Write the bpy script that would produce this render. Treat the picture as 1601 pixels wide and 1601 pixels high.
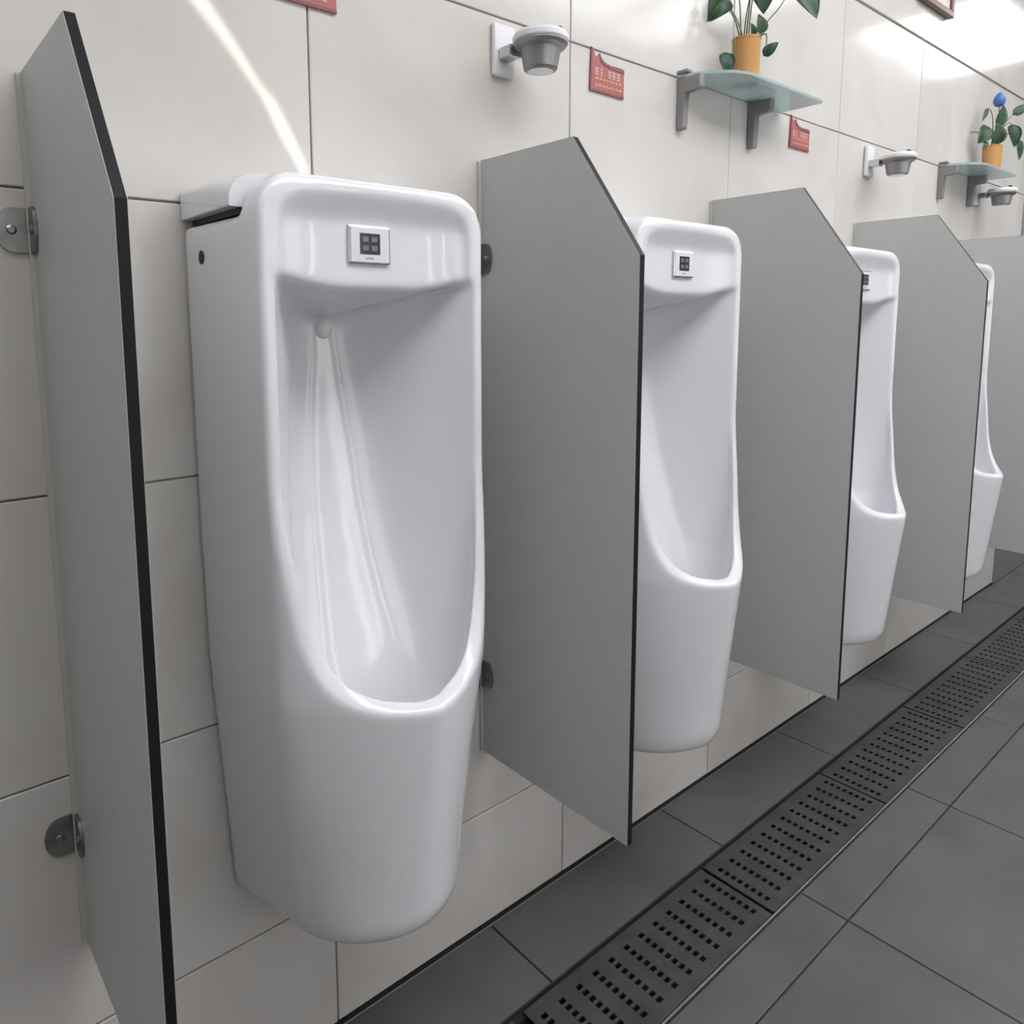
import bpy, bmesh, math, random
from mathutils import Vector, Matrix
from mathutils.geometry import tessellate_polygon
random.seed(7)
S = bpy.context.scene
C = S.collection
for o in list(bpy.data.objects): bpy.data.objects.remove(o)

# ------------------------------------------------------------------ camera, world, light
# x runs along the tiled wall, -y out of it into the room (d = -y), z up; the wall face is y = 0
cam_d = bpy.data.cameras.new('camera'); cam = bpy.data.objects.new('camera', cam_d); C.objects.link(cam)
yaw, pitch, roll = 0.6894, -0.1239, -0.0060
r0 = Vector((math.cos(yaw), -math.sin(yaw), 0)); f0 = Vector((math.sin(yaw), math.cos(yaw), 0)); up = Vector((0, 0, 1))
fw = f0*math.cos(pitch) + up*math.sin(pitch); u0 = up*math.cos(pitch) - f0*math.sin(pitch)
rt = r0*math.cos(roll) + u0*math.sin(roll); uu = u0*math.cos(roll) - r0*math.sin(roll)
M = Matrix.Identity(4)
for i in range(3):
    M[i][0], M[i][1], M[i][2] = rt[i], uu[i], -fw[i]
M.translation = Vector((-0.1948, -1.1211, 1.2966))
cam.matrix_world = M
cam_d.sensor_fit = 'HORIZONTAL'; cam_d.sensor_width = 36
cam_d.lens = 1172.3/1601*36
cam_d.shift_x = (800.5-734.8)/1601; cam_d.shift_y = -(800.5-650.8)/1601
cam_d.clip_start = .02
S.camera = cam

w = bpy.data.worlds.new('sky'); S.world = w; w.use_nodes = True
w.node_tree.nodes['Background'].inputs[0].default_value = (.86, .93, 1, 1)
w.node_tree.nodes['Background'].inputs[1].default_value = 3.0

CEIL = 3.0
# frosted skylights in the ceiling ; their panes glow with daylight
SKYLIGHTS = [(-1.75, -.30, .55, 1.95), (0.10, 1.95, .85, 1.95), (2.15, 3.85, .55, 1.95), (4.55, 5.9, .30, 1.05)]   # x0 x1 d0 d1
SKY_POW = [3.1, 6.2, 5.4, 7.0]
STREAK_POW, FILL_POW = 9.0, 1.15  # glow of the added windows opposite: streak slots, wide fill
sun_d = bpy.data.lights.new('sun', 'SUN'); sun_d.energy = 7.0; sun_d.angle = math.radians(.5); sun_d.color = (1, .94, .88)
sun = bpy.data.objects.new('sun', sun_d); C.objects.link(sun); sun.location = (0, -2, 5)
SUNV = Vector((.25, 1.0, -2.0)).normalized()
sun.rotation_euler = SUNV.to_track_quat('-Z', 'Y').to_euler()

S.view_settings.view_transform = 'Standard'; S.view_settings.look = 'None'
S.view_settings.gamma = 1; S.view_settings.use_curve_mapping = False
S.view_settings.exposure = 0.22

# ------------------------------------------------------------------ helpers
def mat(name, col, rough=.5, metal=0, spec=.5, coat=0):
    m = bpy.data.materials.new(name); m.use_nodes = True
    b = m.node_tree.nodes['Principled BSDF']
    b.inputs['Base Color'].default_value = (*col, 1); b.inputs['Roughness'].default_value = rough
    b.inputs['Metallic'].default_value = metal; b.inputs['Specular IOR Level'].default_value = spec
    b.inputs['Coat Weight'].default_value = coat
    return m
def noisy(m, cols, scale, detail=4, rand=True, bump=0, coord='Position', stretch=(1, 1, 1), distort=0):
    """colour ramp over noise, a random shift per object"""
    nt = m.node_tree; N = nt.nodes; L = nt.links; b = N['Principled BSDF']
    geo = N.new('ShaderNodeNewGeometry'); info = N.new('ShaderNodeObjectInfo')
    sc_ = N.new('ShaderNodeVectorMath'); sc_.operation = 'MULTIPLY'; sc_.inputs[1].default_value = stretch
    L.new(geo.outputs['Position'], sc_.inputs[0])
    ad = N.new('ShaderNodeVectorMath'); ad.operation = 'ADD'
    mul = N.new('ShaderNodeMath'); mul.operation = 'MULTIPLY'; mul.inputs[1].default_value = 37.0 if rand else 0
    L.new(info.outputs['Random'], mul.inputs[0]); L.new(sc_.outputs[0], ad.inputs[0]); L.new(mul.outputs[0], ad.inputs[1])
    no = N.new('ShaderNodeTexNoise'); no.inputs['Scale'].default_value = scale; no.inputs['Detail'].default_value = detail
    no.inputs['Distortion'].default_value = distort
    L.new(ad.outputs[0], no.inputs['Vector'])
    rp = N.new('ShaderNodeValToRGB'); e = rp.color_ramp.elements
    e[0].position = .3; e[1].position = .7
    e[0].color = (*cols[0], 1); e[1].color = (*cols[-1], 1)
    for k in range(1, len(cols)-1):
        x = e.new(.3+.4*k/(len(cols)-1)); x.color = (*cols[k], 1)
    L.new(no.outputs['Fac'], rp.inputs[0]); L.new(rp.outputs[0], b.inputs['Base Color'])
    if bump:
        bp = N.new('ShaderNodeBump'); bp.inputs['Strength'].default_value = bump; bp.inputs['Distance'].default_value = .002
        L.new(no.outputs['Fac'], bp.inputs['Height']); L.new(bp.outputs[0], b.inputs['Normal'])
    return m
def obj(name, bm, m=None, parent=None, smooth=False, loc=None):
    me = bpy.data.meshes.new(name)
    bmesh.ops.recalc_face_normals(bm, faces=bm.faces)
    bm.to_mesh(me); bm.free()
    if m: me.materials.append(m)
    if smooth:
        for p in me.polygons: p.use_smooth = True
    o = bpy.data.objects.new(name, me); C.objects.link(o)
    if parent: o.parent = parent
    if loc: o.location = loc
    return o
def tag(o, label=None, cat=None, group=None, kind=None):
    for k, v in (('label', label), ('category', cat), ('group', group), ('kind', kind)):
        if v: o[k] = v
    return o
def thing(name, loc, label, cat, group=None, rz=0):
    o = bpy.data.objects.new(name, None); C.objects.link(o); o.location = loc; o.rotation_euler = (0, 0, rz)
    o.empty_display_size = .05
    return tag(o, label, cat, group)
def copy_tree(o, parent=None):
    c = o.copy(); C.objects.link(c); c.parent = parent
    for ch in list(o.children): copy_tree(ch, c)
    return c
def box(bm, x0, x1, y0, y1, z0, z1, bev=0, seg=1):
    r = bmesh.ops.create_cube(bm, size=1)
    vs = r['verts']
    for v in vs:
        v.co = Vector((x0+(v.co.x+.5)*(x1-x0), y0+(v.co.y+.5)*(y1-y0), z0+(v.co.z+.5)*(z1-z0)))
    if bev:
        es = list({e for v in vs for e in v.link_edges})
        bmesh.ops.bevel(bm, geom=es, offset=bev, segments=seg, profile=.5, affect='EDGES')
    return bm
def B(x0, x1, y0, y1, z0, z1, bev=0, seg=1): return box(bmesh.new(), x0, x1, y0, y1, z0, z1, bev, seg)
def loft(loops, bm=None, cap=True, closed=True):
    bm = bm or bmesh.new()
    rings = [[bm.verts.new(p) for p in lp] for lp in loops]
    n = len(rings[0])
    for a, b in zip(rings, rings[1:]):
        for i in range(n if closed else n-1):
            j = (i+1) % n
            bm.faces.new((a[i], a[j], b[j], b[i]))
    if cap:
        bm.faces.new(list(reversed(rings[0]))); bm.faces.new(rings[-1])
    return bm
def lathe(prof, n=32, bm=None, cx=0, cy=0, cz=0, cap=True):
    return loft([[(cx+r*math.cos(2*math.pi*k/n), cy+r*math.sin(2*math.pi*k/n), cz+z) for k in range(n)] for r, z in prof], bm, cap)
def extrude_poly(pts, axis, a, b, bm=None):
    """pts: 2D outline; axis 'x' -> (y,z), 'y' -> (x,z), 'z' -> (x,y)"""
    f = {'x': lambda p, t: (t, p[0], p[1]), 'y': lambda p, t: (p[0], t, p[1]), 'z': lambda p, t: (p[0], p[1], t)}[axis]
    return loft([[f(p, a) for p in pts], [f(p, b) for p in pts]], bm)
def tube(pts, r, n=8, bm=None, taper=1):
    pts = [Vector(p) for p in pts]; loops = []
    for i, p in enumerate(pts):
        t = (pts[min(i+1, len(pts)-1)] - pts[max(i-1, 0)]).normalized()
        a = t.orthogonal().normalized() if i == 0 else (loops_a - t*loops_a.dot(t)).normalized()
        loops_a = a; b = t.cross(a)
        rr = r*(1+(taper-1)*i/(len(pts)-1))
        loops.append([p + (a*math.cos(2*math.pi*k/n)+b*math.sin(2*math.pi*k/n))*rr for k in range(n)])
    return loft(loops, bm)
def slab_with_holes(outer, holes, f, thick_vec):
    """flat slab with real openings: tessellated front and back, walls around every outline"""
    bm = bmesh.new()
    polys = [[Vector((p[0], p[1], 0)) for p in q] for q in [outer]+holes]
    tris = tessellate_polygon(polys); flat = [p for q in polys for p in q]
    A = [bm.verts.new(f(p.x, p.y)) for p in flat]; Bv = [bm.verts.new(Vector(f(p.x, p.y))+Vector(thick_vec)) for p in flat]
    for t in tris:
        bm.faces.new([A[i] for i in t]); bm.faces.new([Bv[i] for i in reversed(t)])
    k = 0
    for q in polys:
        n = len(q)
        for i in range(n):
            a, b = k+i, k+(i+1) % n
            bm.faces.new((A[a], A[b], Bv[b], Bv[a]))
        k += n
    return bm

# ------------------------------------------------------------------ materials
m_tile = noisy(mat('cream_wall_tile', (.6, .57, .53), .12, spec=.36), [(.565, .527, .490), (.615, .585, .556), (.640, .616, .597)], 2.2, 5, distort=1.2)
m_grout = mat('wall_grout', (.36, .33, .29), .8)
m_ftile = noisy(mat('dark_floor_tile', (.07, .07, .075), .42, spec=.4), [(.082, .081, .087), (.100, .098, .102), (.114, .109, .112)], 5, 6, bump=.15)
m_fgrout = mat('floor_grout', (.038, .037, .038), .8)
m_plaster = mat('white_plaster', (.70, .70, .70), .7)
m_greywall = mat('pale_wall_paint', (.72, .70, .67), .7)
m_greywall2 = mat('grey_wall_paint', (.22, .215, .21), .7)
m_black = mat('black_core', (.008, .008, .010), .5, spec=.22)
m_face = noisy(mat('grey_laminate', (.3, .31, .3), .38, spec=.35), [(.490, .502, .492), (.505, .517, .507)], 30, 3, rand=False)
m_porc = mat('white_porcelain', (.735, .735, .762), .07, spec=.5)
m_lid = mat('porcelain_lid', (.78, .78, .79), .12, spec=.5)
m_hole = mat('black_rubber_and_gap_shade', (.02, .02, .02), .6)
m_chrome = mat('brushed_chrome', (.62, .63, .65), .25, 1)
m_dchrome = noisy(mat('dull_steel', (.33, .32, .31), .33, 1), [(.26, .25, .24), (.38, .37, .36)], 40, 3)
m_screen = mat('sensor_window', (.03, .032, .04), .1)
m_dot = mat('sensor_eye', (.16, .16, .18), .2)
m_sil = mat('silicone', (.52, .51, .45), .5)
m_grate = noisy(mat('grey_grate', (.07, .07, .07), .5, .3), [(.048, .047, .047), (.074, .072, .071)], 18, 4, rand=True)
m_trough = mat('drain_trough', (.012, .012, .012), .8)
m_steel = mat('steel_edge', (.62, .62, .63), .36, 1)
m_white = mat('white_plastic', (.72, .71, .74), .35)
m_cup = mat('grey_metal_cup', (.30, .29, .29), .38, .6)
m_brk = mat('grey_bracket_metal', (.27, .26, .26), .42, .4)
m_red = mat('red_sign', (.36, .10, .095), .45)
m_redd = mat('dark_red_sign', (.20, .06, .06), .45)
m_ink = mat('pink_ink', (.75, .48, .46), .5)
m_ink2 = mat('orange_ink', (.62, .26, .17), .5)
m_orange = noisy(mat('orange_pot', (.62, .30, .06), .5), [(.56, .25, .075), (.50, .27, .085)], 12, 2)
m_soil = mat('potting_soil', (.05, .028, .018), .9)
m_leaf = noisy(mat('green_leaf', (.05, .12, .05), .35), [(.035, .085, .060), (.060, .13, .075), (.10, .18, .08)], 22, 3)
m_stem = mat('stem', (.12, .16, .07), .5)
m_blue = mat('blue_petal', (.06, .16, .42), .45)
m_frame = mat('brown_frame', (.17, .10, .075), .4)
m_mount = mat('pale_mount', (.66, .60, .57), .5)
m_print = noisy(mat('picture_print', (.5, .4, .36), .6), [(.45, .34, .30), (.68, .60, .55)], 8, 3)
m_glass = bpy.data.materials.new('green_glass'); m_glass.use_nodes = True
_b = m_glass.node_tree.nodes['Principled BSDF']
_b.inputs['Base Color'].default_value = (.66, .80, .81, 1); _b.inputs['Roughness'].default_value = .22
_b.inputs['Transmission Weight'].default_value = .55; _b.inputs['IOR'].default_value = 1.45
m_pane = bpy.data.materials.new('clear_glass'); m_pane.use_nodes = True
_b = m_pane.node_tree.nodes['Principled BSDF']
_b.inputs['Base Color'].default_value = (.95, .97, .98, 1); _b.inputs['Roughness'].default_value = .0
_b.inputs['Transmission Weight'].default_value = 1; _b.inputs['IOR'].default_value = 1.01

def pane_mat(p):
    nm = 'frosted_pane_%g' % p
    if nm in bpy.data.materials: return bpy.data.materials[nm]
    m = mat(nm, (.8, .8, .8), .4); b = m.node_tree.nodes['Principled BSDF']
    b.inputs['Emission Color'].default_value = (.97, .985, 1, 1); b.inputs['Emission Strength'].default_value = p
    return m
# ------------------------------------------------------------------ room shell
XL, XE, XR, DF = -1.9, 4.07, 7.2, 3.3
wall_back = tag(obj('wall_back', B(XL, XE, .006, .2, -.04, CEIL), m_grout), kind='structure')
def tile_mesh(name, lx, lz, th=.009, ch=.0014):
    bm = bmesh.new()
    loft([[(-lx/2, 0, -lz/2), (lx/2, 0, -lz/2), (lx/2, 0, lz/2), (-lx/2, 0, lz/2)],
          [(-lx/2, -th+ch, -lz/2), (lx/2, -th+ch, -lz/2), (lx/2, -th+ch, lz/2), (-lx/2, -th+ch, lz/2)],
          [(-lx/2+ch, -th, -lz/2+ch), (lx/2-ch, -th, -lz/2+ch), (lx/2-ch, -th, lz/2-ch), (-lx/2+ch, -th, lz/2-ch)]], bm)
    bmesh.ops.recalc_face_normals(bm, faces=bm.faces)
    me = bpy.data.meshes.new(name); bm.to_mesh(me); bm.free(); return me
tile_cache = {}
def add_tile(parent, x0, x1, z0, z1, mt, gap, floor_=False):
    lx, lz = x1-x0-gap, z1-z0-gap
    key = (round(lx, 4), round(lz, 4), mt.name)
    if key not in tile_cache:
        me = tile_mesh('tile', lx, lz); me.materials.append(mt); tile_cache[key] = me
    o = bpy.data.objects.new('tile', tile_cache[key]); C.objects.link(o); o.parent = parent
    j = random.uniform(-.0003, .0003)
    if floor_:
        o.location = ((x0+x1)/2, -(z0+z1)/2, -.009+j); o.rotation_euler = (-math.pi/2, 0, 0)
        o.rotation_euler.x += random.uniform(-.0008, .0008)
    else:
        o.location = ((x0+x1)/2, .009+j, (z0+z1)/2)
        o.rotation_euler = (random.uniform(-.0015, .0015), 0, random.uniform(-.0012, .0012))
    return o
vx = [XL]+[.404+.6*k for k in range(-3, 7)]+[XE]
rows = [.007, .2665, .6675, 1.0695, 1.4705, 1.8705, 2.2725, 2.6735, CEIL]
for zi, (z0, z1) in enumerate(zip(rows, rows[1:])):
    for x0, x1 in zip(vx, vx[1:]):
        if x1-x0 > .02: add_tile(wall_back, x0, x1, z0+(.003 if zi == 6 else 0), z1-(.003 if zi == 5 else 0), m_tile, .0030)   # a wider joint at 2.27 m
tag(obj('baseboard_back', B(XL, XE, -.003, .008, 0, .0060), m_trough), kind='structure')

floor = tag(obj('floor', slab_with_holes([(XL, .005), (XE, .005), (XE, -1.6), (XR, -1.6), (XR, DF), (XL, DF)],
            [[(-.530, .196), (6.020, .196), (6.020, .384), (-.530, .384)]], lambda x, d: (x, -d, -.006), (0, 0, -.03)), m_fgrout), kind='structure')
fx = [XL]+[.17+.605*k for k in range(-3, 12)]+[XR]
fd = [(.004, .191), (.389, .495)]+[(.495+.602*k, .495+.602*(k+1)) for k in range(3)]+[(2.301, 2.903), (2.903, DF)]
for d0, d1 in fd:
    for x0, x1 in zip(fx, fx[1:]):
        if x1-x0 > .02: add_tile(floor, x0, x1, d0, d1, m_ftile, .0035, True)
for x0, x1 in [(-1.645, -1.04), (-1.04, -.535), (6.025, 6.6), (6.6, XR)]:      # plain floor where the drain ends
    add_tile(floor, x0, x1, .191, .389, m_ftile, .0035, True)
for d0, d1 in [(-.598, .004), (-1.2, -.598), (-1.6, -1.2)]:
    for x0, x1 in zip([XE]+[x for x in fx if x > XE+.02], [x for x in fx if x > XE+.02]):
        add_tile(floor, x0, x1, d0, d1, m_ftile, .0035, True)

def rect(a, b, c, d): return [(a, c), (b, c), (b, d), (a, d)]
def sun_up(x, z):                       # ceiling point whose sunbeam lands on the wall at (x, z)
    t = (CEIL-z)/-SUNV.z; return (x-SUNV.x*t, SUNV.y*t)
slit = [sun_up(*p) for p in ((-.072, 2.10), (-.034, 2.10), (.240, 1.765), (.290, 1.702), (.325, 1.652), (.342, 1.640), (.372, 1.588), (.402, 1.532), (.388, 1.526), (.348, 1.588), (.322, 1.636), (.308, 1.652), (.266, 1.702), (.204, 1.765))]
tag(obj('ceiling', slab_with_holes([(XL, -1.6), (XR, -1.6), (XR, DF), (XL, DF)], [rect(*s) for s in SKYLIGHTS]+[slit],
    lambda x, d: (x, -d, CEIL), (0, 0, .006)), m_plaster), kind='structure')
n = 1
for (a, b, c, d), pw in zip(SKYLIGHTS, SKY_POW):
    fr = bmesh.new()
    for x0, x1, d0, d1 in ((a-.03, a+.03, c-.03, d+.03), (b-.03, b+.03, c-.03, d+.03), (a+.03, b-.03, c-.03, c+.03), (a+.03, b-.03, d-.03, d+.03)):
        box(fr, x0, x1, -d1, -d0, CEIL-.02, CEIL-.001)
    wo = tag(obj('window_%d' % n, fr, m_white), kind='structure'); n += 1
    k = max(2, round((b-a)/.55))
    for i in range(1, k):
        x = a+(b-a)*i/k
        obj('glazing_bar', B(x-.02, x+.02, -d+.03, -c-.03, CEIL-.025, CEIL+.006), m_white, wo)
    for i in range(k):
        x = a+(b-a)*i/k
        obj('pane', B(x-.01 if i == 0 else x, x+(b-a)/k+(.01 if i == k-1 else -.0005), -d-.02, -c+.02, CEIL+.0065, CEIL+.0125), pane_mat(pw), wo)
ADDED_WINDOWS = [(1.75, 1.80), (2.15, 2.20), (2.65, 2.72), (-.2, 1.35), (3.1, 5.2)]      # unseen windows added opposite: tall slots for reflection streaks, wide dim ones for fill
tag(obj('wall_front', slab_with_holes(rect(XL, XR, -.05, CEIL), [rect(a, b, 1.0, 2.35) for a, b in ADDED_WINDOWS], lambda x, z: (x, -DF, z), (0, -.1, 0)), m_greywall), kind='structure')
for a, b in ADDED_WINDOWS:
    fr = bmesh.new()
    for x0, x1, z0, z1 in ((a-.02, a, .98, 2.37), (b, b+.02, .98, 2.37), (a, b, .98, 1.0), (a, b, 2.35, 2.37)):
        box(fr, x0, x1, -DF+.0005, -DF+.012, z0, z1)
    wo = tag(obj('window_%d' % n, fr, m_white), kind='structure'); n += 1
    obj('pane', B(a+.0005, b-.0005, -DF-.05, -DF-.044, 1.0005, 2.3495), pane_mat(STREAK_POW if b-a < .1 else FILL_POW), wo)  # glowing panes added for streaks and frontal fill
tag(obj('wall_left', B(XL-.1, XL, -DF, .2, -.05, CEIL), m_greywall2), kind='structure')
tag(obj('wall_right', B(XR, XR+.1, -DF, 1.6, -.05, CEIL), m_plaster), kind='structure')
tag(obj('wall_passage', B(XE, XR, 1.6, 1.7, -.05, CEIL), m_plaster), kind='structure')
tag(obj('wall_return', B(XE-.15, XE-.001, .2, 1.6, -.05, CEIL), m_plaster), kind='structure')

# ------------------------------------------------------------------ floor drain
DX = [-.508, .083, .6775, 1.2705, 1.8615, 2.4525, 3.0435, 3.6345, 4.2255, 4.8165, 5.4075]
ch = thing('drain_channel', (2.5, -.29, -.03), 'long black floor channel with thin steel edges under the grates', 'drain')
bm = bmesh.new()
x0, x1 = -.529, 6.019
box(bm, x0, x1, -.384, -.196, -.060, -.056); box(bm, x0, x1, -.384, -.374, -.0559, -.0075); box(bm, x0, x1, -.206, -.196, -.0559, -.0075)
for v in bm.verts: v.co -= Vector((2.5, -.29, -.03))
obj('trough', bm, m_trough, ch)
for a, b, nm in ((-.3880, -.3838, 'edge_trim'), (-.1955, -.1925, 'edge_trim')):
    bm = B(x0, x1, a, b, -.007, .0025)
    for v in bm.verts: v.co -= Vector((2.5, -.29, -.03))
    obj(nm, bm, m_steel if a < -.3 else m_trough, ch)
def grate_mesh():
    L_, W = .583, .180
    nx, nd = 12, 8
    px_ = L_/nx
    xs = [0]
    for i in range(nx): xs += [i*px_+px_*.36, i*px_+px_*.66]
    xs.append(L_)
    ds = [0]; p = .0168; s0 = .026
    for j in range(nd): ds += [s0+j*p, s0+j*p+.0104]
    ds.append(W)
    bm = bmesh.new()
    def layer(z): return [[bm.verts.new((x, -d, z)) for d in ds] for x in xs]
    A, Bq = layer(0), layer(-.004)
    solid = lambda i, j: 0 <= i < len(xs)-1 and 0 <= j < len(ds)-1 and not (i % 2 == 1 and j % 2 == 1)
    for i in range(len(xs)-1):
        for j in range(len(ds)-1):
            if not solid(i, j): continue
            bm.faces.new((A[i][j], A[i+1][j], A[i+1][j+1], A[i][j+1]))
            bm.faces.new((Bq[i][j], Bq[i][j+1], Bq[i+1][j+1], Bq[i+1][j]))
            for di, dj, e in ((-1, 0, ((i, j), (i, j+1))), (1, 0, ((i+1, j+1), (i+1, j))), (0, -1, ((i+1, j), (i, j))), (0, 1, ((i, j+1), (i+1, j+1)))):
                if not solid(i+di, j+dj):
                    (a, b), (c, d) = e
                    bm.faces.new((A[a][b], A[c][d], Bq[c][d], Bq[a][b]))
    bmesh.ops.recalc_face_normals(bm, faces=bm.faces)
    me = bpy.data.meshes.new('drain_grate'); bm.to_mesh(me); bm.free(); me.materials.append(m_grate); return me
gm = grate_mesh()
glab = ['perforated dark floor grate out of view before the black gap', 'perforated dark floor grate left of the black gap at the bottom edge',
        'perforated dark floor grate just right of the black gap, largest in view', 'perforated dark floor grate second from the front, beside the second partition',
        'perforated dark floor grate third from the front, before the second urinal', 'perforated dark floor grate fourth from the front, before the third partition',
        'perforated dark floor grate fifth from the front, before the third urinal', 'perforated dark floor grate sixth from the front, at the right edge'] + ['perforated dark floor grate first one beyond the right edge of the view', 'perforated dark floor grate second one beyond the right edge of the view', 'perforated dark floor grate last in the row, farthest from the camera']
for k, lb in enumerate(glab):
    o = bpy.data.objects.new('drain_grate', gm); C.objects.link(o)
    gx = DX[k] + (.010 if k >= 2 else -.008)
    o.location = (gx, -.200, -.0015+random.uniform(-.0006, .0006))
    tag(o, lb, 'grate', 'perforated grates over the floor channel')

# ------------------------------------------------------------------ partitions
PZ, PH, PS, PD, PT = .411, 1.190, .988, .382, .24        # bottom, height, shoulder height, depth, top depth
TH = .0125
def panel_outline(dz, e=0):
    return [(-.004-e, PZ+e), (-PD+e, PZ+e), (-PD+e, PZ+PS+dz-e*.4), (-PT+e*.4, PZ+PH+dz-e), (-.004-e, PZ+PH+dz-e)]
def screw(bm, x, y, z, axis, r=.0062):
    rings = [(r, 0), (r, .0012), (r*.6, .0026)]
    def P(rr, h, k):
        a = 2*math.pi*k/14
        if axis == 'x': return (x-h, y+rr*math.cos(a), z+rr*math.sin(a))
        return (x+rr*math.cos(a), y-h, z+rr*math.sin(a))
    return loft([[P(rr, h, k) for k in range(14)] for rr, h in rings], bm)
def bracket(z, parent):
    bm = bmesh.new()
    # wall flange with rounded outer end, plate on the panel
    pts = [(0, -.028), (-.020, -.028)] + [(-.020-.020*math.cos(a), .028*math.sin(a)*-1) for a in [math.pi/2-.0001-math.pi*i/10 for i in range(1, 10)]][::1] + [(-.020, .028), (0, .028)]
    pts = [(0, -.028)] + [(-.022-.020*math.sin(math.pi*i/10), -.028*math.cos(math.pi*i/10)) for i in range(11)] + [(0, .028)]
    extrude_poly([(p[0]-.0005, z+p[1]) for p in pts], 'y', -.0045, -.0005, bm)
    pts = [(-.0005, -.028)] + [(-.024-.014*math.sin(math.pi*i/10), -.028*math.cos(math.pi*i/10)) for i in range(11)] + [(-.0005, .028)]
    extrude_poly([(p[0], z+p[1]) for p in pts], 'x', -.0045, -.0005, bm)
    o = obj('bracket', bm, m_dchrome, parent)
    b2 = screw(bmesh.new(), -.024, -.0045, z, 'y'); screw(b2, -.0045, -.022, z, 'x')
    obj('screw', b2, m_dchrome, o)
    return o
def make_partition(x, dz, label):
    t = thing('partition', (x, 0, 0), label, 'partition', 'grey partitions between the urinals')
    obj('core', extrude_poly(panel_outline(dz), 'x', .0008, TH-.0008), m_black, t)
    for a, b in ((0, .0008), (TH-.0008, TH)):
        obj('face_sheet', extrude_poly(panel_outline(dz, .0006), 'x', a, b), m_face, t)
    obj('sealant', B(-.006, 0, -.006, -.0005, PZ+.002, PZ+PH+dz-.002), m_sil, t)
    bracket(1.417, t); bracket(.583, t)
    return t
make_partition(0, .012, 'tall grey partition nearest the camera, with thick black front edge, at left')
make_partition(.7553, 0, 'grey partition between the nearest and the second urinal')
make_partition(1.5271, 0, 'grey partition between the second and the third urinal')
make_partition(2.3454, .008, 'grey partition between the third and the farthest urinal')
make_partition(3.19, .004, 'far bluish-grey partition at the right edge, beyond the farthest urinal')

# ------------------------------------------------------------------ urinals
def sp(v, p): return math.copysign(abs(v)**p, v)
def lerp(tab, z):
    if z <= tab[0][0]: return tab[0][1]
    for (a, va), (b, vb) in zip(tab, tab[1:]):
        if z <= b:
            t = (z-a)/(b-a); return va+(vb-va)*t
    return tab[-1][1]
UZT, UZB, LIP = 1.489, .380, .779
def plan(hw, ds, De, db, hb, n=32, p=2.0):
    """half plan as (x, d): straight sides from (hb, db) to (hw, ds), elliptical nose to (0, De)"""
    R = [(hb+(hw-hb)*k/6, db+(ds-db)*k/6) for k in range(6)]
    R += [(hw*math.cos(math.pi/2*k/n)**(2/p), ds+(De-ds)*math.sin(math.pi/2*k/n)**(2/p)) for k in range(n+1)]
    R[-1] = (0, De)
    return [(-x, d) for x, d in R[:-1]] + [(x, d) for x, d in reversed(R)]
def outer_solid():
    zs = [UZB, .384, .392, .41, .45, .5, .55, .6, .65, .7, .75, .79, .85, .9, 1.0, 1.1, 1.2, 1.3, 1.38, 1.425, 1.44, 1.455, 1.467, 1.477, 1.484, 1.4875, UZT]
    loops = []
    for z in zs:
        hb = lerp([(.38, .164), (.6, .177), (.8, .189), (1.1, .192), (1.489, .193)], z)
        hw = lerp([(.38, .136), (.6, .157), (.8, .177), (1.1, .181), (1.489, .181)], z)
        ds = lerp([(.38, .160), (.6, .200), (.79, .232), (1.489, .235)], z)
        De = lerp([(.38, .312), (.6, .335), (.79, .356), (1.489, .356)], z)
        if z < .41:
            k = (.41-z)/.03; s = 1-.025*k*k; hw *= s; hb *= s; De *= 1-.03*k*k
        if z > 1.425:
            k = min(1, (z-1.425)/.064); q = .058*(1-math.sqrt(max(0, 1-k*k))); hw -= q; hb -= q
        pw = lerp([(.38, 1.9), (.5, 1.65), (.79, 1.36), (1.489, 1.36)], z)
        rise = .115*max(0, min(1, (.78-z)/.4))       # the underside climbs towards the front
        loops.append([(x, -d, z+rise*d) for x, d in plan(hw, ds, De, .003, hb, p=pw)])
    return loft(loops)
def front_cut():
    pts = [(.6, LIP-.02), (.6, 1.7), (.226, 1.7), (.226, 1.489), (.232, 1.480), (.236, 1.468), (.236, 1.44), (.236, 1.10),
           (.239, 1.05), (.243, 1.015), (.249, .975), (.256, .924), (.264, .878), (.275, .843), (.287, .819), (.303, .800), (.325, .786), (.357, .779)]
    return extrude_poly([(-p[0], p[1]) for p in pts], 'x', -.5, .5)
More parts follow.
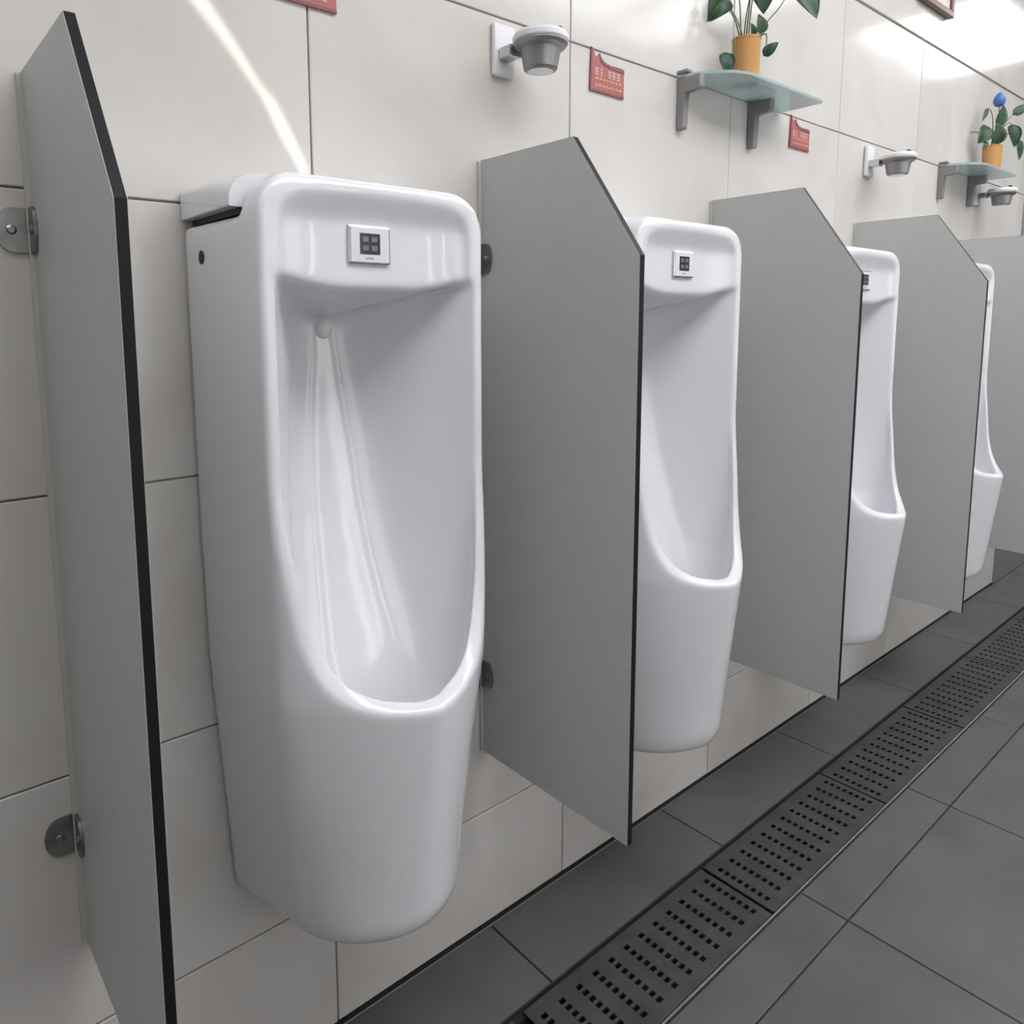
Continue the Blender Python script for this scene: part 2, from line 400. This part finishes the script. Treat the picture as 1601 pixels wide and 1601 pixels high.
def cavity():
    loops = []
    levels = [.635, .643, .66, .69, .72, .76, .8, .86, .92, 1.0, 1.08, 1.16, 1.24, 1.30, 1.33, 1.345]
    for z in levels:
        bk = lerp([(.635, .205), (.7, .19), (.8, .150), (.9, .115), (1.0, .090), (1.15, .068), (1.3, .058), (1.345, .058)], z)
        fr_ = lerp([(.635, .235), (.66, .272), (.72, .312), (.8, .332), (1.345, .334)], z)
        wi = lerp([(.635, .035), (.66, .085), (.72, .130), (.8, .152), (.92, .160), (1.345, .163)], z)
        dn = lerp([(.635, .220), (.72, .220), (.8, .228), (1.345, .235)], z)
        wb = lerp([(.635, .020), (.66, .045), (.72, .075), (.8, .092), (1.1, .072), (1.25, .050), (1.345, .044)], z)
        lp = []; N = 28; pf = 1.36
        for k in range(N+1):
            a = math.pi/2*k/N; lp.append((-wi*math.cos(a)**(2/pf), dn+(fr_-dn)*math.sin(a)**(2/pf)))
        lp[-1] = (0, fr_)
        lp += [(-x, d) for x, d in reversed(lp[:-1])]
        # side walls run straight in to a narrow back wall, rounded where they meet
        A_, K_, B_ = (wi, dn), (wb, bk), (0, bk)
        back = [(A_[0]+(K_[0]-A_[0])*t, A_[1]+(K_[1]-A_[1])*t) for t in [i/12*.8 for i in range(1, 13)]]
        s0_, s1_ = back[-1], (wb*.45, bk)
        for i in range(1, 9):
            t = i/8; back.append(((1-t)**2*s0_[0]+2*t*(1-t)*K_[0]+t*t*s1_[0], (1-t)**2*s0_[1]+2*t*(1-t)*K_[1]+t*t*s1_[1]))
        back.append(B_)
        lp += back + [(-x, d) for x, d in reversed(back[:-1])]
        out = []
        for x, d in lp:
            zz = z
            if z > 1.2:
                k = (z-1.2)/.145; top = 1.306+.052*min(1, max(0, (d-.06)/.16)); zz = 1.2+(top-1.2)*k
            out.append((x, -d, zz))
        loops.append(out)
    return loft(loops)
def recess():
    loops = []
    for z in [1.30, 1.33, 1.36, 1.39, 1.41, 1.43, 1.44, 1.45, 1.458, 1.465, 1.470, 1.473, 1.4745]:
        k = max(0, (z-1.36)/.116); hw = .154*(1-k**5)**(1/5)
        dd = .2362-.019*min(1, max(0, (1.478-z)/.045))
        lp = []
        for i in range(25):
            x = -hw+2*hw*i/24
            lp.append((x, -(dd+.012*(x/.154)**4*(dd < .236)), z))
        lp += [(hw, -.5, z), (-hw, -.5, z)]
        loops.append(lp)
    return loft(loops)
def urinal_body():
    base = obj('u_outer', outer_solid(), m_porc)
    cuts = [obj('u_cut', front_cut()), obj('u_cav', cavity()), obj('u_rec', recess()),
            obj('u_notch', B(-.4, .4, -.182, .05, 1.436, 1.7))]
    for c in cuts:
        md = base.modifiers.new('b', 'BOOLEAN'); md.operation = 'DIFFERENCE'; md.object = c; md.solver = 'EXACT'
    rm = base.modifiers.new('r', 'REMESH'); rm.mode = 'VOXEL'; rm.voxel_size = .0028
    sm = base.modifiers.new('s', 'SMOOTH'); sm.factor = .5; sm.iterations = 64
    dg = bpy.context.evaluated_depsgraph_get(); dg.update()
    me = bpy.data.meshes.new_from_object(base.evaluated_get(dg)); me.name = 'body'
    for p in me.polygons: p.use_smooth = True
    me.materials.clear(); me.materials.append(m_porc)
    for c in [base]+cuts: bpy.data.objects.remove(c)
    return me
body_me = urinal_body()
def make_urinal(x, label):
    t = thing('urinal', (x, 0, 0), label, 'urinal', 'white wall-hung urinals in a row')
    o = bpy.data.objects.new('body', body_me); C.objects.link(o); o.parent = t
    # rear lid
    loops = []
    for d in (.003, .05, .09, .13, .16, .1785):
        r = .012+.026*(d/.18)**2
        rp = [(.1928-r*(1-math.cos(math.pi/2*k/8)), 1.4893-r*.95*(1-math.sin(math.pi/2*k/8))) for k in range(9)]
        half = [(.1915, 1.4455), (.1928, 1.4468)]+rp
        loops.append([(x, -d, z) for x, z in [(-x, z) for x, z in half]+[(x, z) for x, z in reversed(half)]])
    bm = loft(loops)
    obj('lid', bm, m_porc, t)
    obj('lid_gap_shadow', B(-.178, .178, -.176, -.006, 1.4375, 1.4452), m_hole, t).name = 'gap_shadow'  # black block standing in for the shade in the gap under the lid
    for s in (-1, 1):
        loops = [[(s*(.1875+h), -.066+r*math.cos(2*math.pi*k/20), 1.389+r*1.0*math.sin(2*math.pi*k/20)) for k in range(20)] for r, h in ((.0095, -.004), (.0095, .0030), (.0075, .0036))]
        obj('side_plug', loft(loops), m_hole, t)
    # sensor: bevelled housing > dark window, eyes, mark
    h = obj('sensor', B(-.047, .021, -.2222, -.212, 1.377, 1.430, .003, 2), m_chrome, t)
    obj('cover_plate', B(-.0435, .0175, -.2230, -.2221, 1.3805, 1.4265, .0003), m_white, h)
    obj('sensor_window', B(-.0295, .0025, -.2238, -.2229, 1.391, 1.419, .0003), m_screen, h)
    for ex, ez in ((-.021, 1.411), (-.007, 1.411), (-.021, 1.399), (-.007, 1.399)):
        obj('sensor_eye', B(ex-.0045, ex+.0045, -.2242, -.2237, ez-.0035, ez+.0035), m_dot, h)
    obj('maker_mark', B(-.020, -.008, -.2234, -.2229, 1.3845, 1.3865), m_dchrome, h)
    # water spreader under the head
    bm = bmesh.new()
    loft([[(.016*math.sin(q)*math.cos(2*math.pi*k/24), -.052-.022*math.cos(q), 1.290+.018*math.sin(q)*math.sin(2*math.pi*k/24)) for k in range(24)] for q in (1.57, 1.3, 1.05, .8, .5, .2)], bm)
    obj('water_spreader', bm, m_lid, t, smooth=True)
    return t
UX = [.383, 1.114, 1.939, 2.752]
u = make_urinal(UX[0], 'nearest and largest white wall-hung urinal, between the first two partitions')
for x, lb in zip(UX[1:], ['second white wall-hung urinal, partly behind the second partition', 'third white wall-hung urinal, mostly behind the third partition', 'farthest white wall-hung urinal, only a sliver beside the fourth partition']):
    c = copy_tree(u); c.location.x = x; c['label'] = lb; c.location.z = .006 if x < 1.5 else 0

# ------------------------------------------------------------------ red signs
def make_sign(x, zb, label):
    t = thing('sign', (x, 0, zb), label, 'sign', 'small red signs on the tiled wall')
    top = [(.112, .060), (.108, .063), (.090, .062), (.068, .061), (.048, .064), (.036, .071), (.030, .080), (.026, .074), (.020, .070), (.014, .078), (.009, .086), (.004, .088)]
    obj('board', extrude_poly([(0, 0), (.112, 0)]+top, 'y', -.0035, -.0005), m_red, t)
    rim = bmesh.new()
    extrude_poly([(0, 0), (.112, 0), (.112, .005), (.005, .005), (.008, .086), (.004, .088)], 'y', -.0045, -.0034, rim)
    extrude_poly([(.112, .060), (.112, .053), (.068, .054), (.046, .057), (.034, .064), (.030, .080), (.036, .071), (.048, .064), (.068, .061), (.090, .062)], 'y', -.0045, -.0034, rim)
    obj('border', rim, m_redd, t)
    bm = bmesh.new()          # the light strokes of the unreadable first line
    for x0 in (.016, .034, .058, .072, .087):
        wv = .011 if x0 != .034 else .006
        for k in range(3): box(bm, x0, x0+wv, -.0042, -.0034, .034+k*.006, .0365+k*.006)
        box(bm, x0+wv*.4, x0+wv*.6, -.0042, -.0034, .034, .050)
    obj('lettering', bm, m_ink, t)
    bm = bmesh.new()
    for row in (.025, .012):
        x0 = .016
        while x0 < .095:
            wv = random.uniform(.006, .011); box(bm, x0, x0+wv, -.0042, -.0034, row, row+.005); x0 += wv+.003
    obj('lettering', bm, m_ink2, t)
    return t
make_sign(.342, 1.790, 'small red sign cut off by the top edge, above the nearest urinal')
make_sign(1.060, 1.785, 'small red sign with wavy top, right of the nearest ashtray')
make_sign(1.902, 1.785, 'small red sign with wavy top, right of the near glass shelf')

# ------------------------------------------------------------------ wall ashtrays
def make_ashtray(x, label):
    t = thing('wall_ashtray', (x, 0, 1.80), label, 'ashtray', 'wall ashtrays over the urinals')
    obj('back_plate', B(-.058, -.004, -.012, -.0005, -.040, .055, .004, 2), m_white, t)
    bm = B(-.048, -.018, -.045, -.0125, -.012, .010, .003, 2)
    obj('arm', bm, m_chrome, t)
    cx, cy = -.012, -.088
    n_ = 40
    obj('cup', lathe([(.0005, -.044), (.028, -.044), (.031, -.041), (.037, -.008), (.046, -.004), (.050, .001), (.050, .004), (.044, .004), (.040, .001), (.034, -.006), (.028, -.036), (.0005, -.037)], n_, cx=cx, cy=cy), m_cup, t, smooth=False)
    c = obj('base_disc', lathe([(.0005, -.0455), (.024, -.0455), (.024, -.0441), (.0005, -.0441)], n_, cx=cx, cy=cy), m_chrome, t)
    obj('white_collar', lathe([(.042, .0045), (.050, .0045), (.0515, .007), (.0515, .014), (.047, .020), (.030, .023), (.0005, .024)][::-1]+[(.0005, .0045)], n_, cx=cx, cy=cy), m_white, t, smooth=False)
    obj('knob', lathe([(.0005, .023), (.0055, .023), (.007, .030), (.005, .035), (.0005, .036)], 14, cx=cx+.030, cy=cy-.018), m_hole, t)
    return t
a = make_ashtray(.842, 'nearest grey metal wall ashtray with white top, left of a red sign')
for x, lb in ((2.44, 'middle small wall ashtray with dark cup, above the third urinal'), (3.46, 'far wall ashtray with dark cup, just under the far glass shelf')):
    c = copy_tree(a); c.location.x = x; c['label'] = lb

# ------------------------------------------------------------------ glass shelves
def make_shelf(x, label):
    t = thing('glass_shelf', (x, 0, 1.868), label, 'shelf', 'glass shelves on the tiled wall')
    pts = [(0, -.001), (.004, -.018), (.018, -.048), (.045, -.085), (.078, -.110), (.112, -.122), (.470, -.122), (.476, -.116), (.476, -.001)]
    bm = extrude_poly(pts, 'z', 0, .008)
    bmesh.ops.bevel(bm, geom=[e for e in bm.edges if abs(e.verts[0].co.z-e.verts[1].co.z) < 1e-6], offset=.001, segments=1, affect='EDGES')
    obj('glass_plate', bm, m_glass, t)
    for bx in (.008, .322):
        b_ = bmesh.new()
        pts = [(-.0005, -.118), (-.017, -.118), (-.020, -.114), (-.0205, -.034), (-.060, -.034), (-.064, -.030), (-.064, -.002), (-.0005, -.002)]
        extrude_poly(pts, 'x', bx-.010, bx+.010, b_)
        bmesh.ops.bevel(b_, geom=list(b_.edges), offset=.002, segments=1, affect='EDGES')
        br = obj('bracket', b_, m_brk, t)
        obj('clip', B(bx-.011, bx+.011, -.030, -.0005, .0085, .0165, .002), m_brk, br)
    return t
s = make_shelf(1.372, 'near pale green glass shelf on two grey brackets holding a plant')
c = copy_tree(s); c.location.x = 3.017; c['label'] = 'far pale green glass shelf on two grey brackets by the right edge'

# ------------------------------------------------------------------ potted plants
AX = Vector((.771, -.637, 0)); DP = Vector((.637, .771, 0))     # plants spread mostly along AX, seen broadside
def leaf(parent, base, tip, width, sag=.12, cup=.15, face=0.0, mt=None, heart=True):
    """base, tip: (along AX, along DP, z)"""
    V = lambda p: AX*p[0]+DP*p[1]+Vector((0, 0, p[2]))
    b, t_ = V(base), V(tip); ax = t_-b; L_ = ax.length; ax.normalize()
    nrm = (-DP+Vector((0, 0, .35))+AX*face); nrm -= ax*nrm.dot(ax); nrm.normalize(); side = ax.cross(nrm)
    bm = bmesh.new(); N = 9; rows_ = []
    for i in range(N+1):
        s_ = i/N
        wv = width*.5*(math.sin(math.pi*min(1, s_**.62))**.8 if heart else math.sin(math.pi*s_**.8)) + .0004
        wv = max(wv, .0005)
        c_ = b+ax*(L_*s_)+nrm*(sag*L_*math.sin(math.pi*s_))
        rows_.append([bm.verts.new(c_+side*(wv*k)+nrm*(cup*wv*(abs(k)**1.5)-.0)) for k in (-1, -.55, 0, .55, 1)])
    for r1, r2 in zip(rows_, rows_[1:]):
        for k in range(4): bm.faces.new((r1[k], r1[k+1], r2[k+1], r2[k]))
    bmesh.ops.solidify(bm, geom=list(bm.faces), thickness=.0009)
    return obj('leaf', bm, mt or m_leaf, parent, smooth=True)
def stem(parent, pts, r=.0018):
    V = [AX*p[0]+DP*p[1]+Vector((0, 0, p[2])) for p in pts]
    P = []
    for i in range(len(V)-1):
        p0 = V[max(0, i-1)]; p1 = V[i]; p2 = V[i+1]; p3 = V[min(len(V)-1, i+2)]
        for k in range(4):
            s_ = k/4
            P.append(.5*((2*p1)+(p2-p0)*s_+(2*p0-5*p1+4*p2-p3)*s_*s_+(3*p1-p0-3*p2+p3)*s_**3))
    P.append(V[-1])
    return obj('stem', tube(P, r, 6, taper=.7), m_stem, parent, smooth=True)
def make_pot(t):
    prof = [(.0005, 0), (.0305, 0), (.0318, .002), (.0335, .096), (.0345, .098), (.0345, .102), (.031, .102), (.0305, .090), (.0005, .090)]
    obj('pot', lathe(prof, 36), m_orange, t)
    obj('soil', lathe([(.0005, .0905), (.030, .0905), (.024, .096), (.0005, .0985)], 24), m_soil, t)
k1 = .00155                                # metres per photo pixel at the near plant
def P1(px, py, d=0): return ((px-1170)*k1, d, .102-(py-54)*k1)
t = thing('potted_plant', (1.557, -.066, 1.8775), 'leafy green plant in an orange pot on the near glass shelf', 'plant', 'potted plants on the shelves')
make_pot(t)
for b_, tp, wv, sg, fc in [
    (P1(1128, -14, .01), P1(1101, 34, .015), .036, .10, -.2), (P1(1141, 0, -.01), P1(1108, 31, -.012), .034, .22, .3),
    (P1(1182, -26, -.01), P1(1190, 22, -.02), .062, .12, 0), (P1(1192, 48, -.005), P1(1184, 20, -.012), .034, .1, .2),
    (P1(1240, -30, .0), P1(1276, 27, -.01), .078, .06, .2), (P1(1130, 80, -.03), P1(1134, 117, -.035), .040, .10, .1),
    (P1(1190, 86, -.03), P1(1210, 68, -.04), .026, .1, 0), (P1(1178, 54, -.015), P1(1170, 36, -.025), .018, .1, 0),
    (P1(1150, -60, .02), P1(1120, -20, .03), .055, .1, .1), (P1(1210, -70, .01), P1(1222, -22, .0), .060, .1, .1), (P1(1175, -85, 0), P1(1168, -35, -.01), .06, .1, 0)]:
    leaf(t, b_, tp, wv, sg, .18, fc)
for pts in ([P1(1160, 56), P1(1150, 24), P1(1131, -6, .005), P1(1128, -14, .01)], [P1(1164, 56, -.004), P1(1154, 30, -.006), P1(1136, 2, -.01), P1(1141, 0, -.01)],
            [P1(1166, 56, .004), P1(1168, 20), P1(1173, -10, -.004), P1(1182, -26, -.01)], [P1(1185, 56, .003), P1(1200, 30), P1(1222, 4), P1(1240, -30)],
            [P1(1184, 56, -.012), P1(1190, 50, -.008), P1(1192, 47, -.005)], [P1(1158, 56, -.012), P1(1146, 58, -.026), P1(1145, 85, -.032), P1(1133, 82, -.03)],
            [P1(1182, 56, -.016), P1(1192, 54, -.033), P1(1192, 74, -.037), P1(1190, 86, -.03)], [P1(1172, 56), P1(1180, -20, .005), P1(1200, -60, .01), P1(1210, -70, .01)],
            [P1(1162, 56, .006), P1(1160, 0, .012), P1(1152, -50, .02), P1(1150, -60, .02)], [P1(1170, 56, .008), P1(1176, -30, .006), P1(1175, -85, 0)]):
    stem(t, pts)
k2 = .00252
def P2(px, py, d=0): return ((px-1553)*k2, d, .102-(py-219)*k2)
t = thing('potted_plant', (3.37, -.066, 1.8775), 'leafy plant with a blue flower tip in an orange pot on the far shelf', 'plant', 'potted plants on the shelves')
make_pot(t)
for b_, tp, wv, sg, fc in [
    (P2(1540, 192, -.02), P2(1521, 218, -.03), .062, .12, .1), (P2(1558, 218, -.01), P2(1548, 186, -.03), .058, .12, -.1),
    (P2(1580, 186, .0), P2(1584, 222, -.01), .060, .08, .1), (P2(1500, 212, .02), P2(1514, 236, .015), .030, .05, .2),
    (P2(1540, 162, 0), P2(1531, 182, -.01), .016, .05, 0), (P2(1558, 190, -.005), P2(1562, 158, -.012), .046, .06, .1),
    (P2(1580, 172, .0), P2(1606, 158, -.005), .036, .12, -.2), (P2(1596, 208, .01), P2(1599, 240, .01), .030, .06, 0),
    (P2(1534, 214, -.03), P2(1530, 226, -.035), .020, .05, 0)]:
    leaf(t, b_, tp, wv, sg, .18, fc)
for pts in ([P2(1551, 222), P2(1548, 204, -.01), P2(1540, 192, -.02)], [P2(1553, 222), P2(1556, 220, -.008), P2(1558, 218, -.01)],
            [P2(1556, 222), P2(1564, 195), P2(1575, 184), P2(1580, 186)], [P2(1549, 222, .006), P2(1530, 196, .014), P2(1506, 204, .02), P2(1500, 212, .02)],
            [P2(1552, 222), P2(1550, 180), P2(1545, 164), P2(1540, 162)], [P2(1554, 222), P2(1557, 200), P2(1558, 150, -.004)],
            [P2(1556, 222), P2(1566, 190), P2(1580, 172)], [P2(1558, 222, .006), P2(1576, 200, .01), P2(1596, 208, .01)]):
    stem(t, pts, .002)
c0 = AX*((1558-1553)*k2)+Vector((0, 0, .102-(160-219)*k2))
obj('flower', lathe([(.0005, 0), (.014, .004), (.022, .020), (.019, .036), (.010, .050), (.0005, .056)], 14, cx=c0.x, cy=c0.y, cz=c0.z), m_blue, t, smooth=True)

# ------------------------------------------------------------------ framed picture, high on the wall
t = thing('framed_picture', (2.72, 0, 2.385), 'brown framed picture high on the wall, cut off by the top edge', 'picture')
bm = bmesh.new()
W_, H_ = .285, .40
for x0, x1, z0, z1 in ((0, W_, 0, .022), (0, W_, H_-.022, H_), (0, .022, .0221, H_-.0221), (W_-.022, W_, .0221, H_-.0221)):
    box(bm, x0, x1, -.022, -.001, z0, z1, .002)
obj('frame', bm, m_frame, t)
obj('mount', B(.021, W_-.021, -.012, -.004, .021, H_-.021), m_mount, t)
obj('print', B(.05, W_-.05, -.0126, -.0119, .06, H_-.06), m_print, t)
